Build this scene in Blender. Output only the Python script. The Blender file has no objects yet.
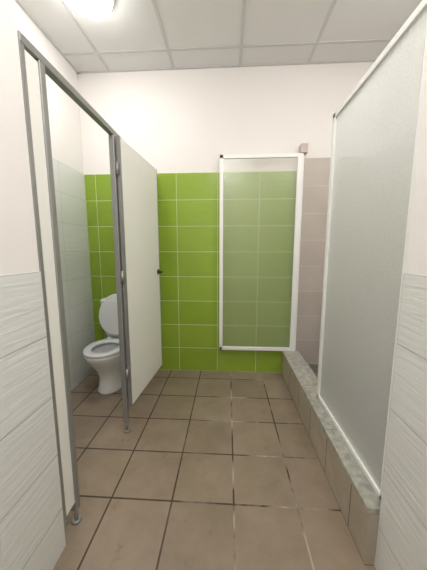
import bpy, bmesh, math
from mathutils import Vector, Matrix
sc = bpy.context.scene
sc.view_settings.view_transform = 'Standard'
sc.view_settings.look = 'None'

def s2l(c):
    return tuple(((v/255)/12.92 if v/255<=0.04045 else ((v/255+0.055)/1.055)**2.4) for v in c)+(1,)

# ---------------- materials
def new_mat(name):
    m = bpy.data.materials.new(name); m.use_nodes = True
    nt = m.node_tree
    return m, nt, nt.nodes['Principled BSDF']

def plain(name, rgb, rough=0.5, metal=0.0, spec=0.5, noise=0.0, nscale=8, bump=0.0, bscale=200):
    m, nt, b = new_mat(name)
    b.inputs['Roughness'].default_value = rough
    b.inputs['Metallic'].default_value = metal
    b.inputs['Specular IOR Level'].default_value = spec
    c = s2l(rgb)
    tc = nt.nodes.new('ShaderNodeTexCoord')
    n = nt.nodes.new('ShaderNodeTexNoise'); n.inputs['Scale'].default_value = nscale; n.inputs['Detail'].default_value = 6
    nt.links.new(tc.outputs['Object'], n.inputs['Vector'])
    mr = nt.nodes.new('ShaderNodeMapRange'); mr.inputs['From Min'].default_value=0.3; mr.inputs['From Max'].default_value=0.7
    nt.links.new(n.outputs['Fac'], mr.inputs['Value'])
    mx = nt.nodes.new('ShaderNodeMix'); mx.data_type='RGBA'
    mx.inputs[6].default_value = tuple(v*(1-noise) for v in c[:3])+(1,)
    mx.inputs[7].default_value = tuple(min(1,v*(1+noise)) for v in c[:3])+(1,)
    nt.links.new(mr.outputs[0], mx.inputs[0])
    nt.links.new(mx.outputs[2], b.inputs['Base Color'])
    if bump>0:
        n2 = nt.nodes.new('ShaderNodeTexNoise'); n2.inputs['Scale'].default_value = bscale
        nt.links.new(tc.outputs['Object'], n2.inputs['Vector'])
        bp = nt.nodes.new('ShaderNodeBump'); bp.inputs['Strength'].default_value = bump; bp.inputs['Distance'].default_value=0.002
        nt.links.new(n2.outputs['Fac'], bp.inputs['Height']); nt.links.new(bp.outputs['Normal'], b.inputs['Normal'])
    return m

def tiles(name, c1, c2, grout, tw, th, ax, off, mortar=0.003, rough=0.3, wavy=0.0, wdir='h', blotch=0.0, dirty=None, brickoff=0.0):
    """ax: pair of axes, e.g. 'XZ'; off: world offsets of a grid corner"""
    m, nt, b = new_mat(name)
    L = nt.links
    tc = nt.nodes.new('ShaderNodeTexCoord')
    sx = nt.nodes.new('ShaderNodeSeparateXYZ'); L.new(tc.outputs['Object'], sx.inputs[0])
    cb = nt.nodes.new('ShaderNodeCombineXYZ')
    for i,a in enumerate(ax):
        md = nt.nodes.new('ShaderNodeMath'); md.operation='SUBTRACT'
        L.new(sx.outputs[a], md.inputs[0]); md.inputs[1].default_value = off[i]-40*(tw if i==0 else th)
        L.new(md.outputs[0], cb.inputs[i])
    br = nt.nodes.new('ShaderNodeTexBrick')
    br.offset = brickoff; br.squash = 1.0
    br.inputs['Scale'].default_value = 1.0
    br.inputs['Brick Width'].default_value = tw
    br.inputs['Row Height'].default_value = th
    br.inputs['Mortar Size'].default_value = mortar
    br.inputs['Mortar Smooth'].default_value = 0.15
    br.inputs['Bias'].default_value = 0.0
    br.inputs['Color1'].default_value = s2l(c1)
    br.inputs['Color2'].default_value = s2l(c2)
    br.inputs['Mortar'].default_value = s2l(grout)
    L.new(cb.outputs[0], br.inputs['Vector'])
    col = br.outputs['Color']
    if dirty is not None:
        n = nt.nodes.new('ShaderNodeTexNoise'); n.inputs['Scale'].default_value=3.5; n.inputs['Detail'].default_value=6
        L.new(tc.outputs['Object'], n.inputs['Vector'])
        r = nt.nodes.new('ShaderNodeValToRGB'); r.color_ramp.elements[0].position=0.45; r.color_ramp.elements[1].position=0.58
        L.new(n.outputs['Fac'], r.inputs[0])
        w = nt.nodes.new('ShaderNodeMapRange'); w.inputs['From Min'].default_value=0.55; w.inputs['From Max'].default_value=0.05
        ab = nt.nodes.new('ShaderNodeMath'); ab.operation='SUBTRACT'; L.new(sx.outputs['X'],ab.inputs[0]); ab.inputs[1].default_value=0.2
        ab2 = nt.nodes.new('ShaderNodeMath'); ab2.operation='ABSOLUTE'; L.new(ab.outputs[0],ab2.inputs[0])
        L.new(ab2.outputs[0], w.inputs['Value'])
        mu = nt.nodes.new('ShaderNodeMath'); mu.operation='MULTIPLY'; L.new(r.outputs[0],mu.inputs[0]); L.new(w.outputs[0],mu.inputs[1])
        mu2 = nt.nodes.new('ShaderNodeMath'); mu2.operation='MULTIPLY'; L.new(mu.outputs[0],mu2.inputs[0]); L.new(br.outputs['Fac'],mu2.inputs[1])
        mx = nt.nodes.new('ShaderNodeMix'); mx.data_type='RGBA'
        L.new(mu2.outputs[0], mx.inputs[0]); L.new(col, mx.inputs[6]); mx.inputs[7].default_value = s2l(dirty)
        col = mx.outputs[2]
        # dark stains / scuffs on the tiles
        n3 = nt.nodes.new('ShaderNodeTexNoise'); n3.inputs['Scale'].default_value=9; n3.inputs['Detail'].default_value=9; n3.inputs['Roughness'].default_value=0.7
        L.new(tc.outputs['Object'], n3.inputs['Vector'])
        r3 = nt.nodes.new('ShaderNodeMapRange'); r3.inputs['From Min'].default_value=0.60; r3.inputs['From Max'].default_value=0.74
        r3.inputs['To Min'].default_value=0.0; r3.inputs['To Max'].default_value=0.55
        L.new(n3.outputs['Fac'], r3.inputs['Value'])
        mx3 = nt.nodes.new('ShaderNodeMix'); mx3.data_type='RGBA'
        L.new(r3.outputs[0], mx3.inputs[0]); L.new(col, mx3.inputs[6]); mx3.inputs[7].default_value = s2l((88,74,60))
        col = mx3.outputs[2]
    if blotch>0:
        n = nt.nodes.new('ShaderNodeTexNoise'); n.inputs['Scale'].default_value=5; n.inputs['Detail'].default_value=8; n.inputs['Roughness'].default_value=0.65
        L.new(tc.outputs['Object'], n.inputs['Vector'])
        mr = nt.nodes.new('ShaderNodeMapRange'); mr.inputs['From Min'].default_value=0.3; mr.inputs['From Max'].default_value=0.7
        mr.inputs['To Min'].default_value=1-blotch; mr.inputs['To Max'].default_value=1+blotch
        L.new(n.outputs['Fac'], mr.inputs['Value'])
        vm = nt.nodes.new('ShaderNodeVectorMath'); vm.operation='SCALE'
        L.new(col, vm.inputs[0]); L.new(mr.outputs[0], vm.inputs['Scale'])
        col = vm.outputs[0]
    L.new(col, b.inputs['Base Color'])
    rr = nt.nodes.new('ShaderNodeMapRange'); rr.inputs['To Min'].default_value=rough; rr.inputs['To Max'].default_value=0.9
    L.new(br.outputs['Fac'], rr.inputs['Value']); L.new(rr.outputs[0], b.inputs['Roughness'])
    bp = nt.nodes.new('ShaderNodeBump'); bp.invert=True; bp.inputs['Strength'].default_value=0.5; bp.inputs['Distance'].default_value=0.003
    L.new(br.outputs['Fac'], bp.inputs['Height'])
    nrm = bp.outputs['Normal']
    if wavy>0:
        mp = nt.nodes.new('ShaderNodeMapping')
        mp.inputs['Scale'].default_value = (2.2,26,1)
        L.new(cb.outputs[0], mp.inputs['Vector'])
        n = nt.nodes.new('ShaderNodeTexNoise'); n.inputs['Scale'].default_value=1.6; n.inputs['Detail'].default_value=2; n.inputs['Distortion'].default_value=0.6
        L.new(mp.outputs[0], n.inputs['Vector'])
        b2 = nt.nodes.new('ShaderNodeBump'); b2.inputs['Strength'].default_value=wavy; b2.inputs['Distance'].default_value=0.006
        L.new(n.outputs['Fac'], b2.inputs['Height']); L.new(nrm, b2.inputs['Normal'])
        nrm = b2.outputs['Normal']
    L.new(nrm, b.inputs['Normal'])
    return m

def glass(name, tr, tl, gl, tint, body, bump, bscale, vary=0.0):
    m = bpy.data.materials.new(name); m.use_nodes=True; nt=m.node_tree; nt.nodes.clear(); L=nt.links
    out = nt.nodes.new('ShaderNodeOutputMaterial')
    T = nt.nodes.new('ShaderNodeBsdfTransparent'); T.inputs[0].default_value = s2l(tint)
    S = nt.nodes.new('ShaderNodeBsdfTranslucent'); S.inputs[0].default_value = s2l(body)
    D = nt.nodes.new('ShaderNodeBsdfDiffuse'); D.inputs[0].default_value = s2l(body)
    G = nt.nodes.new('ShaderNodeBsdfGlossy'); G.inputs['Roughness'].default_value=0.2
    tc = nt.nodes.new('ShaderNodeTexCoord')
    v = nt.nodes.new('ShaderNodeTexVoronoi'); v.inputs['Scale'].default_value=bscale; v.feature='SMOOTH_F1'
    L.new(tc.outputs['Object'], v.inputs['Vector'])
    bp = nt.nodes.new('ShaderNodeBump'); bp.inputs['Strength'].default_value=bump; bp.inputs['Distance'].default_value=0.004
    L.new(v.outputs['Distance'], bp.inputs['Height'])
    for n in (S,D,G): L.new(bp.outputs[0], n.inputs['Normal'])
    def mix(a,b_,f):
        x = nt.nodes.new('ShaderNodeMixShader'); x.inputs[0].default_value=f
        L.new(a.outputs[0],x.inputs[1]); L.new(b_.outputs[0],x.inputs[2]); return x
    rest = 1-tr-gl
    x = mix(D,S,tl); x = mix(x,T,tr/(tr+rest))
    if vary>0:
        mr = nt.nodes.new('ShaderNodeMapRange'); mr.inputs['From Min'].default_value=0.1; mr.inputs['From Max'].default_value=0.6
        f0=tr/(tr+rest); mr.inputs['To Min'].default_value=f0+vary; mr.inputs['To Max'].default_value=max(0,f0-vary)
        L.new(v.outputs['Distance'], mr.inputs['Value']); L.new(mr.outputs[0], x.inputs[0])
    x = mix(x,G,gl)
    L.new(x.outputs[0], out.inputs[0])
    return m

TW,TH = 0.42,0.2625
M = {}
M['paint'] = plain('painted_plaster',(240,236,232),0.75,noise=0.012,nscale=2,bump=0.15,bscale=60)
M['green'] = tiles('green_wall_tile',(140,169,52),(147,175,59),(206,218,160),TW,TH,'XZ',(-0.53,0),0.003,0.22,wavy=0.3,blotch=0.05)
M['beigeXZ'] = tiles('beige_wall_tile',(190,180,170),(196,186,176),(212,207,200),TW,TH,'XZ',(0.69,0.117),0.003,0.3,wavy=0.2,blotch=0.05)
M['beigeYZ'] = tiles('beige_side_tile',(206,200,194),(212,206,200),(190,184,178),TW,TH,'YZ',(2.68,0.117),0.005,0.3,wavy=0.2,blotch=0.04)
M['whiteYZ'] = tiles('white_wall_tile',(225,226,223),(228,229,226),(185,187,184),1.3,TH,'YZ',(2.25,-0.065),0.0025,0.3,wavy=0.4)
M['whiteYZ2'] = tiles('white_stall_tile',(223,225,222),(227,229,226),(200,203,200),TW,TH,'YZ',(2.68,0),0.002,0.3,wavy=0.4)
M['floor'] = tiles('brown_floor_tile',(140,124,107),(151,134,116),(76,65,55),0.33,0.33,'XY',(0.04,2.17),0.005,0.30,blotch=0.16,dirty=(200,185,170))
M['curb'] = tiles('curb_face_tile',(174,162,144),(180,168,150),(120,109,96),0.30,0.40,'YZ',(2.60,0),0.004,0.35,blotch=0.18)
M['tray'] = tiles('shower_floor_tile',(112,108,102),(118,114,108),(84,80,76),0.10,0.10,'XY',(0.7,2.6),0.003,0.4,blotch=0.1)
M['marble'] = plain('grey_marble',(168,166,156),0.35,noise=0.30,nscale=26)
M['ceil'] = tiles('ceiling_panel',(226,225,223),(229,228,226),(200,199,197),0.631,0.631,'XY',(0.099,2.44),0.010,0.85,blotch=0.015)
M['grid'] = plain('ceiling_grid_metal',(205,204,202),0.5)
M['alu'] = plain('aluminium',(160,160,157),0.45,metal=0.6,noise=0.04)
M['whitealu'] = plain('white_enamel_profile',(243,243,240),0.35)
M['lam'] = plain('cream_laminate',(241,240,233),0.45,noise=0.01)
M['cer'] = plain('white_ceramic',(238,238,238),0.12,spec=0.6)
M['seat'] = plain('white_plastic',(228,230,231),0.25)
M['water'] = plain('bowl_water',(130,142,148),0.05)
M['dark'] = plain('dark_metal',(60,58,56),0.35,metal=0.6)
M['chrome'] = plain('chrome',(200,200,200),0.15,metal=1.0)
M['bracket'] = plain('taupe_plastic',(196,182,172),0.5)
M['pane'] = glass('patterned_clear_glass',0.84,0.45,0.06,(252,252,250),(250,250,243),0.3,110,vary=0.03)
M['frost'] = glass('frosted_glass',0.44,0.6,0.09,(247,249,248),(247,248,247),0.4,130,vary=0.03)
em,nt,b = new_mat('lamp_diffuser')
b.inputs['Base Color'].default_value=(0.9,0.9,0.9,1)
b.inputs['Emission Color'].default_value=(1.0,0.983,0.962,1); b.inputs['Emission Strength'].default_value=34
M['lamp']=em

# ---------------- geometry helpers (vertices in world space, origin at 0)
def obj_from_bm(name,bm,mat,parent=None,smooth=False,bevel=0):
    me = bpy.data.meshes.new(name); bmesh.ops.recalc_face_normals(bm,faces=bm.faces); bm.to_mesh(me); bm.free()
    o = bpy.data.objects.new(name,me); sc.collection.objects.link(o)
    if isinstance(mat,str): mat=M[mat]
    me.materials.append(mat)
    if smooth:
        for p in me.polygons: p.use_smooth=True
    if bevel:
        md=o.modifiers.new('bevel','BEVEL'); md.width=bevel; md.segments=2; md.limit_method='ANGLE'
    if parent: o.parent=parent
    return o
def box(name,a,b_,mat,parent=None,bevel=0,rot=None):
    bm=bmesh.new(); bmesh.ops.create_cube(bm,size=1)
    for v in bm.verts:
        v.co=Vector([(a[i]+b_[i])/2+v.co[i]*(b_[i]-a[i]) for i in range(3)])
        if rot: v.co = rot@v.co
    return obj_from_bm(name,bm,mat,parent,bevel=bevel)
def cyl(name,p0,p1,r,mat,parent=None,r2=None,seg=24,bevel=0,smooth=True):
    p0=Vector(p0);p1=Vector(p1);d=p1-p0
    bm=bmesh.new(); bmesh.ops.create_cone(bm,cap_ends=True,segments=seg,radius1=r,radius2=r if r2 is None else r2,depth=d.length)
    q=d.to_track_quat('Z','Y').to_matrix().to_4x4()
    bmesh.ops.transform(bm,matrix=Matrix.Translation((p0+p1)/2)@q,verts=bm.verts)
    o=obj_from_bm(name,bm,mat,parent,bevel=bevel)
    if smooth:
        for p in o.data.polygons: p.use_smooth = len(p.vertices)==4
    return o
def empty(name):
    e=bpy.data.objects.new(name,None); sc.collection.objects.link(e); return e

# ---------------- room shell
XL,XR,YB,ZC = -1.49,1.40,2.68,3.05
YF=-1.4; NL,NR,YN=-0.726,0.63,0.95
box('floor',(XL-.1,YF-.1,-.1),(XR+.1,YB+.1,0),'floor')
box('ceiling',(XL-.1,YF-.1,ZC),(XR+.1,YB+.1,ZC+.1),'ceil')
wb=box('wall_back',(XL-.1,YB,0),(XR+.1,YB+.12,ZC),'paint')
box('green_tiles',(XL,YB-.006,0),(0.69,YB,2.10),'green',wb)
box('beige_tiles',(0.69,YB-.008,0),(XR,YB,2.217),'beigeXZ',wb)
wl=box('wall_left',(XL-.12,YF-.1,0),(XL,YB,ZC),'paint')
box('stall_tiles',(XL,YN,0),(XL+.006,YB-.006,2.10),'whiteYZ2',wl)
wr=box('wall_right',(XR,YF-.1,0),(XR+.12,YB,ZC),'paint')
box('shower_side_tiles',(XR-.008,YN,0.0),(XR,YB-.008,2.217),'beigeYZ',wr)
box('wall_front',(XL,YF-.12,0),(XR,YF,ZC),'paint')
w=box('wall_near_left',(XL,YF,0),(NL-.006,YN,ZC),'paint')
box('near_left_tiles',(NL-.006,YF,0),(NL,YN,1.2475),'whiteYZ',w)
w=box('wall_near_right',(NR+.006,YF,0),(XR,YN,ZC),'paint')
box('near_right_tiles',(NR,YF,0),(NR+.006,YN,1.2475),'whiteYZ',w)

# suspended ceiling T-grid
g=empty('ceiling_grid')
k=0
for i in range(-2,3):
    x=0.099+0.631*i
    if XL<x<XR:
        k+=1; box('runner_%d'%k,(x-.012,YF,ZC-.004),(x+.012,YB,ZC),'grid',g)
for i in range(0,7):
    y=2.44-0.631*i
    if y>YF:
        k+=1; box('cross_tee_%d'%k,(XL,y-.012,ZC-.0042),(XR,y+.012,ZC),'grid',g)
for nm,a,b_ in (('edge_back',(XL,YB-.02,ZC-.006),(XR,YB,ZC)),('edge_left',(XL,YF,ZC-.006),(XL+.02,YB,ZC)),('edge_right',(XR-.02,YF,ZC-.006),(XR,YB,ZC))):
    box(nm,a,b_,'grid',g)

# ---------------- lamps
def lamp(x,y,r=0.19):
    e=empty('round_ceiling_lamp')
    cyl('base',(x,y,ZC-.03),(x,y,ZC-.004),r*1.02,'whitealu',e,seg=48)
    bm=bmesh.new()
    bmesh.ops.create_uvsphere(bm,u_segments=40,v_segments=20,radius=1)
    bmesh.ops.delete(bm,geom=[v for v in bm.verts if v.co.z>0.01],context='VERTS')
    for v in bm.verts: v.co=Vector((x+v.co.x*r,y+v.co.y*r,ZC-.03+v.co.z*0.06))
    obj_from_bm('diffuser',bm,'lamp',e,smooth=True)
lamp(-0.96,1.89,0.17)
lamp(-0.05,0.55,0.20)
lamp(-0.05,-0.6,0.20)
lamp(1.02,1.30,0.18)

# ---------------- toilet stall partition
st=empty('toilet_stall_partition')
PX=-0.740
ZT=2.05
box('wall_channel',(PX-.016,YN,.08),(PX+.014,YN+.018,ZT),'alu',st)
box('narrow_panel',(PX-.009,YN+.018,.12),(PX+.009,YN+.09,ZT-.01),'lam',st)
def post(n,y):
    box('post_%d'%n,(PX-.018,y-.016,.07),(PX+.016,y+.016,ZT),'alu',st,bevel=.003)
    cyl('leg_%d'%n,(PX,y,.008),(PX,y,.075),.010,'alu',st)
    cyl('foot_%d'%n,(PX,y,0),(PX,y,.012),.024,'alu',st,r2=.018)
post(1,YN+.105); post(2,1.69)
box('header_rail',(PX-.018,YN,ZT),(PX+.016,YB-.006,ZT+.032),'alu',st,bevel=.003)
box('fixed_panel',(PX-.009,1.706,.16),(PX+.009,YB-.02,ZT),'lam',st)
box('back_channel',(PX-.014,YB-.024,.14),(PX+.014,YB-.006,ZT),'alu',st)

# open door leaf, hinged at post 2
hinge=Vector((PX+.034,1.69,0)); tip=Vector((-0.657,2.385,0))
ang=math.atan2(tip.y-hinge.y,tip.x-hinge.x)
W=(tip-hinge).length
R=Matrix.Translation(hinge)@Matrix.Rotation(ang,4,'Z')
d=empty('stall_door')
box('leaf',(0.012,-.010,.20),(W-.010,.010,2.045),'lam',d,rot=R)
box('edge_hinge_side',(0,-.012,.19),(.014,.012,2.05),'alu',d,rot=R)
box('edge_lock_side',(W-.012,-.011,.19),(W,.011,2.05),'alu',d,rot=R)
for i,z in enumerate((.45,1.15,1.85)):
    h=cyl('hinge_%d'%(i+1),(hinge.x-.006,hinge.y-.012,z-.04),(hinge.x-.006,hinge.y-.012,z+.04),.009,'alu',d)
def rp(x,y,z): return R@Vector((x,y,z))
cyl('rosette',rp(W-.05,-.009,1.13),rp(W-.05,-.018,1.13),.024,'dark',d)
cyl('handle_stem',rp(W-.05,-.015,1.13),rp(W-.05,-.05,1.13),.008,'dark',d)
cyl('lever',rp(W-.04,-.048,1.13),rp(W-.115,-.048,1.128),.009,'dark',d,r2=.007)

# ---------------- toilet
def egg(cx,cy,z,rx,rf,rb,n=48):
    pts=[]
    for i in range(n):
        t=2*math.pi*i/n
        c,s=math.cos(t),math.sin(t)
        ry = rf if s<0 else rb
        p=0.9 if s>0 else 1.0
        pts.append(Vector((cx+rx*math.copysign(abs(c)**p,c),cy+ry*s,z)))
    return pts
def loft(name,rings,mat,parent,cap0=True,cap1=True,smooth=True,xf=None,closed=False):
    bm=bmesh.new(); vs=[]
    for r in rings:
        vs.append([bm.verts.new((xf@p) if xf else p) for p in r])
    n=len(vs[0]); m=len(vs)
    for j in range(m if closed else m-1):
        a=vs[j]; b_=vs[(j+1)%m]
        for i in range(n): bm.faces.new((a[i],a[(i+1)%n],b_[(i+1)%n],b_[i]))
    if not closed:
        if cap0: bm.faces.new(vs[0][::-1])
        if cap1: bm.faces.new(vs[-1])
    return obj_from_bm(name,bm,mat,parent,smooth=smooth)
t=empty('toilet')
TX=-1.135
cy=2.25
rings=[egg(TX,cy+.06,0,.120,.170,.16),egg(TX,cy+.06,.02,.123,.173,.165),egg(TX,cy+.06,.05,.110,.155,.155),
 egg(TX,cy+.06,.14,.102,.145,.15),egg(TX,cy+.05,.22,.118,.170,.16),egg(TX,cy+.03,.30,.152,.208,.18),
 egg(TX,cy+.01,.36,.176,.237,.20),egg(TX,cy,.395,.184,.245,.21),egg(TX,cy,.41,.182,.243,.208),
 egg(TX,cy,.412,.15,.21,.15),egg(TX,cy,.39,.135,.195,.135),egg(TX,cy+.01,.33,.12,.17,.12),egg(TX,cy+.03,.27,.085,.11,.09),egg(TX,cy+.04,.235,.05,.06,.05)]
loft('bowl',rings,'cer',t,cap1=True)
loft('water',[egg(TX,cy+.03,.272,.086,.11,.09),egg(TX,cy+.03,.276,.086,.11,.09)],'water',t)
box('rear_shelf',(TX-.13,2.40,.20),(TX+.13,2.655,.408),'cer',t,bevel=.03)
o1=lambda z,k:egg(TX,cy-.004,z,.188*k,.250*k,.205*k)
i1=lambda z:egg(TX,cy-.012,z,.118,.170,.115)
loft('seat_ring',[o1(.416,.97),o1(.424,1.0),o1(.434,.99),o1(.440,.95),egg(TX,cy-.012,.440,.124,.176,.121),i1(.434),i1(.416)],'seat',t,closed=True)
hy=2.437; hz=.435
Lm=Matrix.Translation((0,hy,hz))@Matrix.Rotation(math.radians(-100),4,'X')
def lid(z,k): return [Vector((p.x,p.y,z)) for p in egg(TX,-.235,0,.188*k,.225*k,.20*k)]
loft('lid',[lid(0.0,.93),lid(0.003,.99),lid(.010,1.0),lid(.018,.96),lid(.021,.85)],'seat',t,xf=Lm)
for sx_ in (-.07,.07):
    cyl('lid_hinge_%d'%(1 if sx_<0 else 2),(TX+sx_-.02,hy,hz+.004),(TX+sx_+.02,hy,hz+.004),.013,'seat',t)
def rrect(cx,cy_,z,hx,hy_,r,n=8):
    pts=[]
    for q,(sx1,sy1) in enumerate(((1,1),(-1,1),(-1,-1),(1,-1))):
        for i in range(n):
            a=math.pi/2*q+math.pi/2*i/(n-1)
            pts.append(Vector((cx+sx1*(hx-r)+r*math.cos(a),cy_+sy1*(hy_-r)+r*math.sin(a),z)))
    return pts
CX=TX; CY=2.588
loft('cistern',[rrect(CX,CY,.41,.13,.065,.04),rrect(CX,CY,.44,.155,.075,.04),rrect(CX,CY,.60,.175,.080,.04),rrect(CX,CY,.79,.185,.083,.04)],'cer',t)
loft('cistern_lid',[rrect(CX,CY,.792,.180,.080,.04),rrect(CX,CY,.796,.190,.086,.04),rrect(CX,CY,.816,.190,.086,.04),rrect(CX,CY,.826,.178,.075,.035)],'cer',t)
cyl('flush_button',(CX,CY,.826),(CX,CY,.835),.022,'chrome',t)
cyl('supply_pipe',(CX+.15,2.66,.25),(CX+.15,2.60,.46),.007,'chrome',t)

# ---------------- shower curb, tray
c=empty('shower_curb')
box('tiled_face',(0.59,YN,0),(0.745,YB-.008,.245),'curb',c)
ys=[YN,1.42,1.92,2.30,YB-.008]
for i in range(4):
    box('marble_slab_%d'%(i+1),(0.582,ys[i]+.0015,.245),(0.753,ys[i+1]-.0015,.275),'marble',c,bevel=.004)
tr=empty('shower_tray')
box('tray_floor',(0.745,YN,0),(XR-.008,YB-.008,.11),'tray',tr)
cyl('drain',(1.0,2.2,.11),(1.0,2.2,.114),.055,'dark',tr)

# ---------------- fixed frosted screen
s=empty('frosted_shower_screen')
GX=.668; y0,y1=YN+.004,1.78; z0,z1=.275,2.175; f=.030
box('frame_bottom',(GX-.014,y0,z0),(GX+.014,y1,z0+f*.8),'whitealu',s,bevel=.003)
box('frame_top',(GX-.014,y0,z1-f),(GX+.014,y1,z1),'whitealu',s,bevel=.003)
box('frame_near',(GX-.014,y0,z0),(GX+.014,y0+f*1.5,z1),'whitealu',s,bevel=.003)
box('frame_far',(GX-.014,y1-f*1.2,z0),(GX+.014,y1,z1),'whitealu',s,bevel=.003)
box('glass',(GX-.003,y0+f*.5,z0+.01),(GX+.003,y1-f*.5,z1-.01),'frost',s)

# ---------------- shower door, opened back against the wall
s=empty('glass_shower_door')
DY=2.615; x0,x1=-.088,.708; z0,z1=.275,2.24; f=.036
box('frame_bottom',(x0,DY-.014,z0),(x1,DY+.014,z0+f),'whitealu',s,bevel=.004)
box('frame_top',(x0,DY-.014,z1-f),(x1,DY+.014,z1),'whitealu',s,bevel=.004)
box('frame_left',(x0,DY-.014,z0),(x0+f,DY+.014,z1),'whitealu',s,bevel=.004)
box('frame_right',(x1-f*1.5,DY-.016,z0),(x1,DY+.016,z1),'whitealu',s,bevel=.004)
box('glass',(x0+.012,DY-.003,z0+.012),(x1-.012,DY+.003,z1-.012),'pane',s)
box('hinge_jamb',(x1-.012,DY+.014,z0),(x1+.014,YB-.008,z1),'whitealu',s)
box('top_bracket',(x1-.03,DY-.02,z1+.002),(x1+.035,YB-.0,z1+.085),'bracket',s,bevel=.004)

# ---------------- world & camera
wd=bpy.data.worlds.new('world'); sc.world=wd; wd.use_nodes=True
wd.node_tree.nodes['Background'].inputs[0].default_value=(0.8,0.8,0.8,1)
wd.node_tree.nodes['Background'].inputs[1].default_value=0.3
cam=bpy.data.cameras.new('camera'); co=bpy.data.objects.new('camera',cam); sc.collection.objects.link(co)
co.location=(0,0,1.33); co.rotation_euler=(math.radians(90-7.8),0,math.radians(3.25))
cam.sensor_fit='HORIZONTAL'; cam.sensor_width=36; cam.lens=36*255/427; cam.clip_start=0.02
sc.camera=co
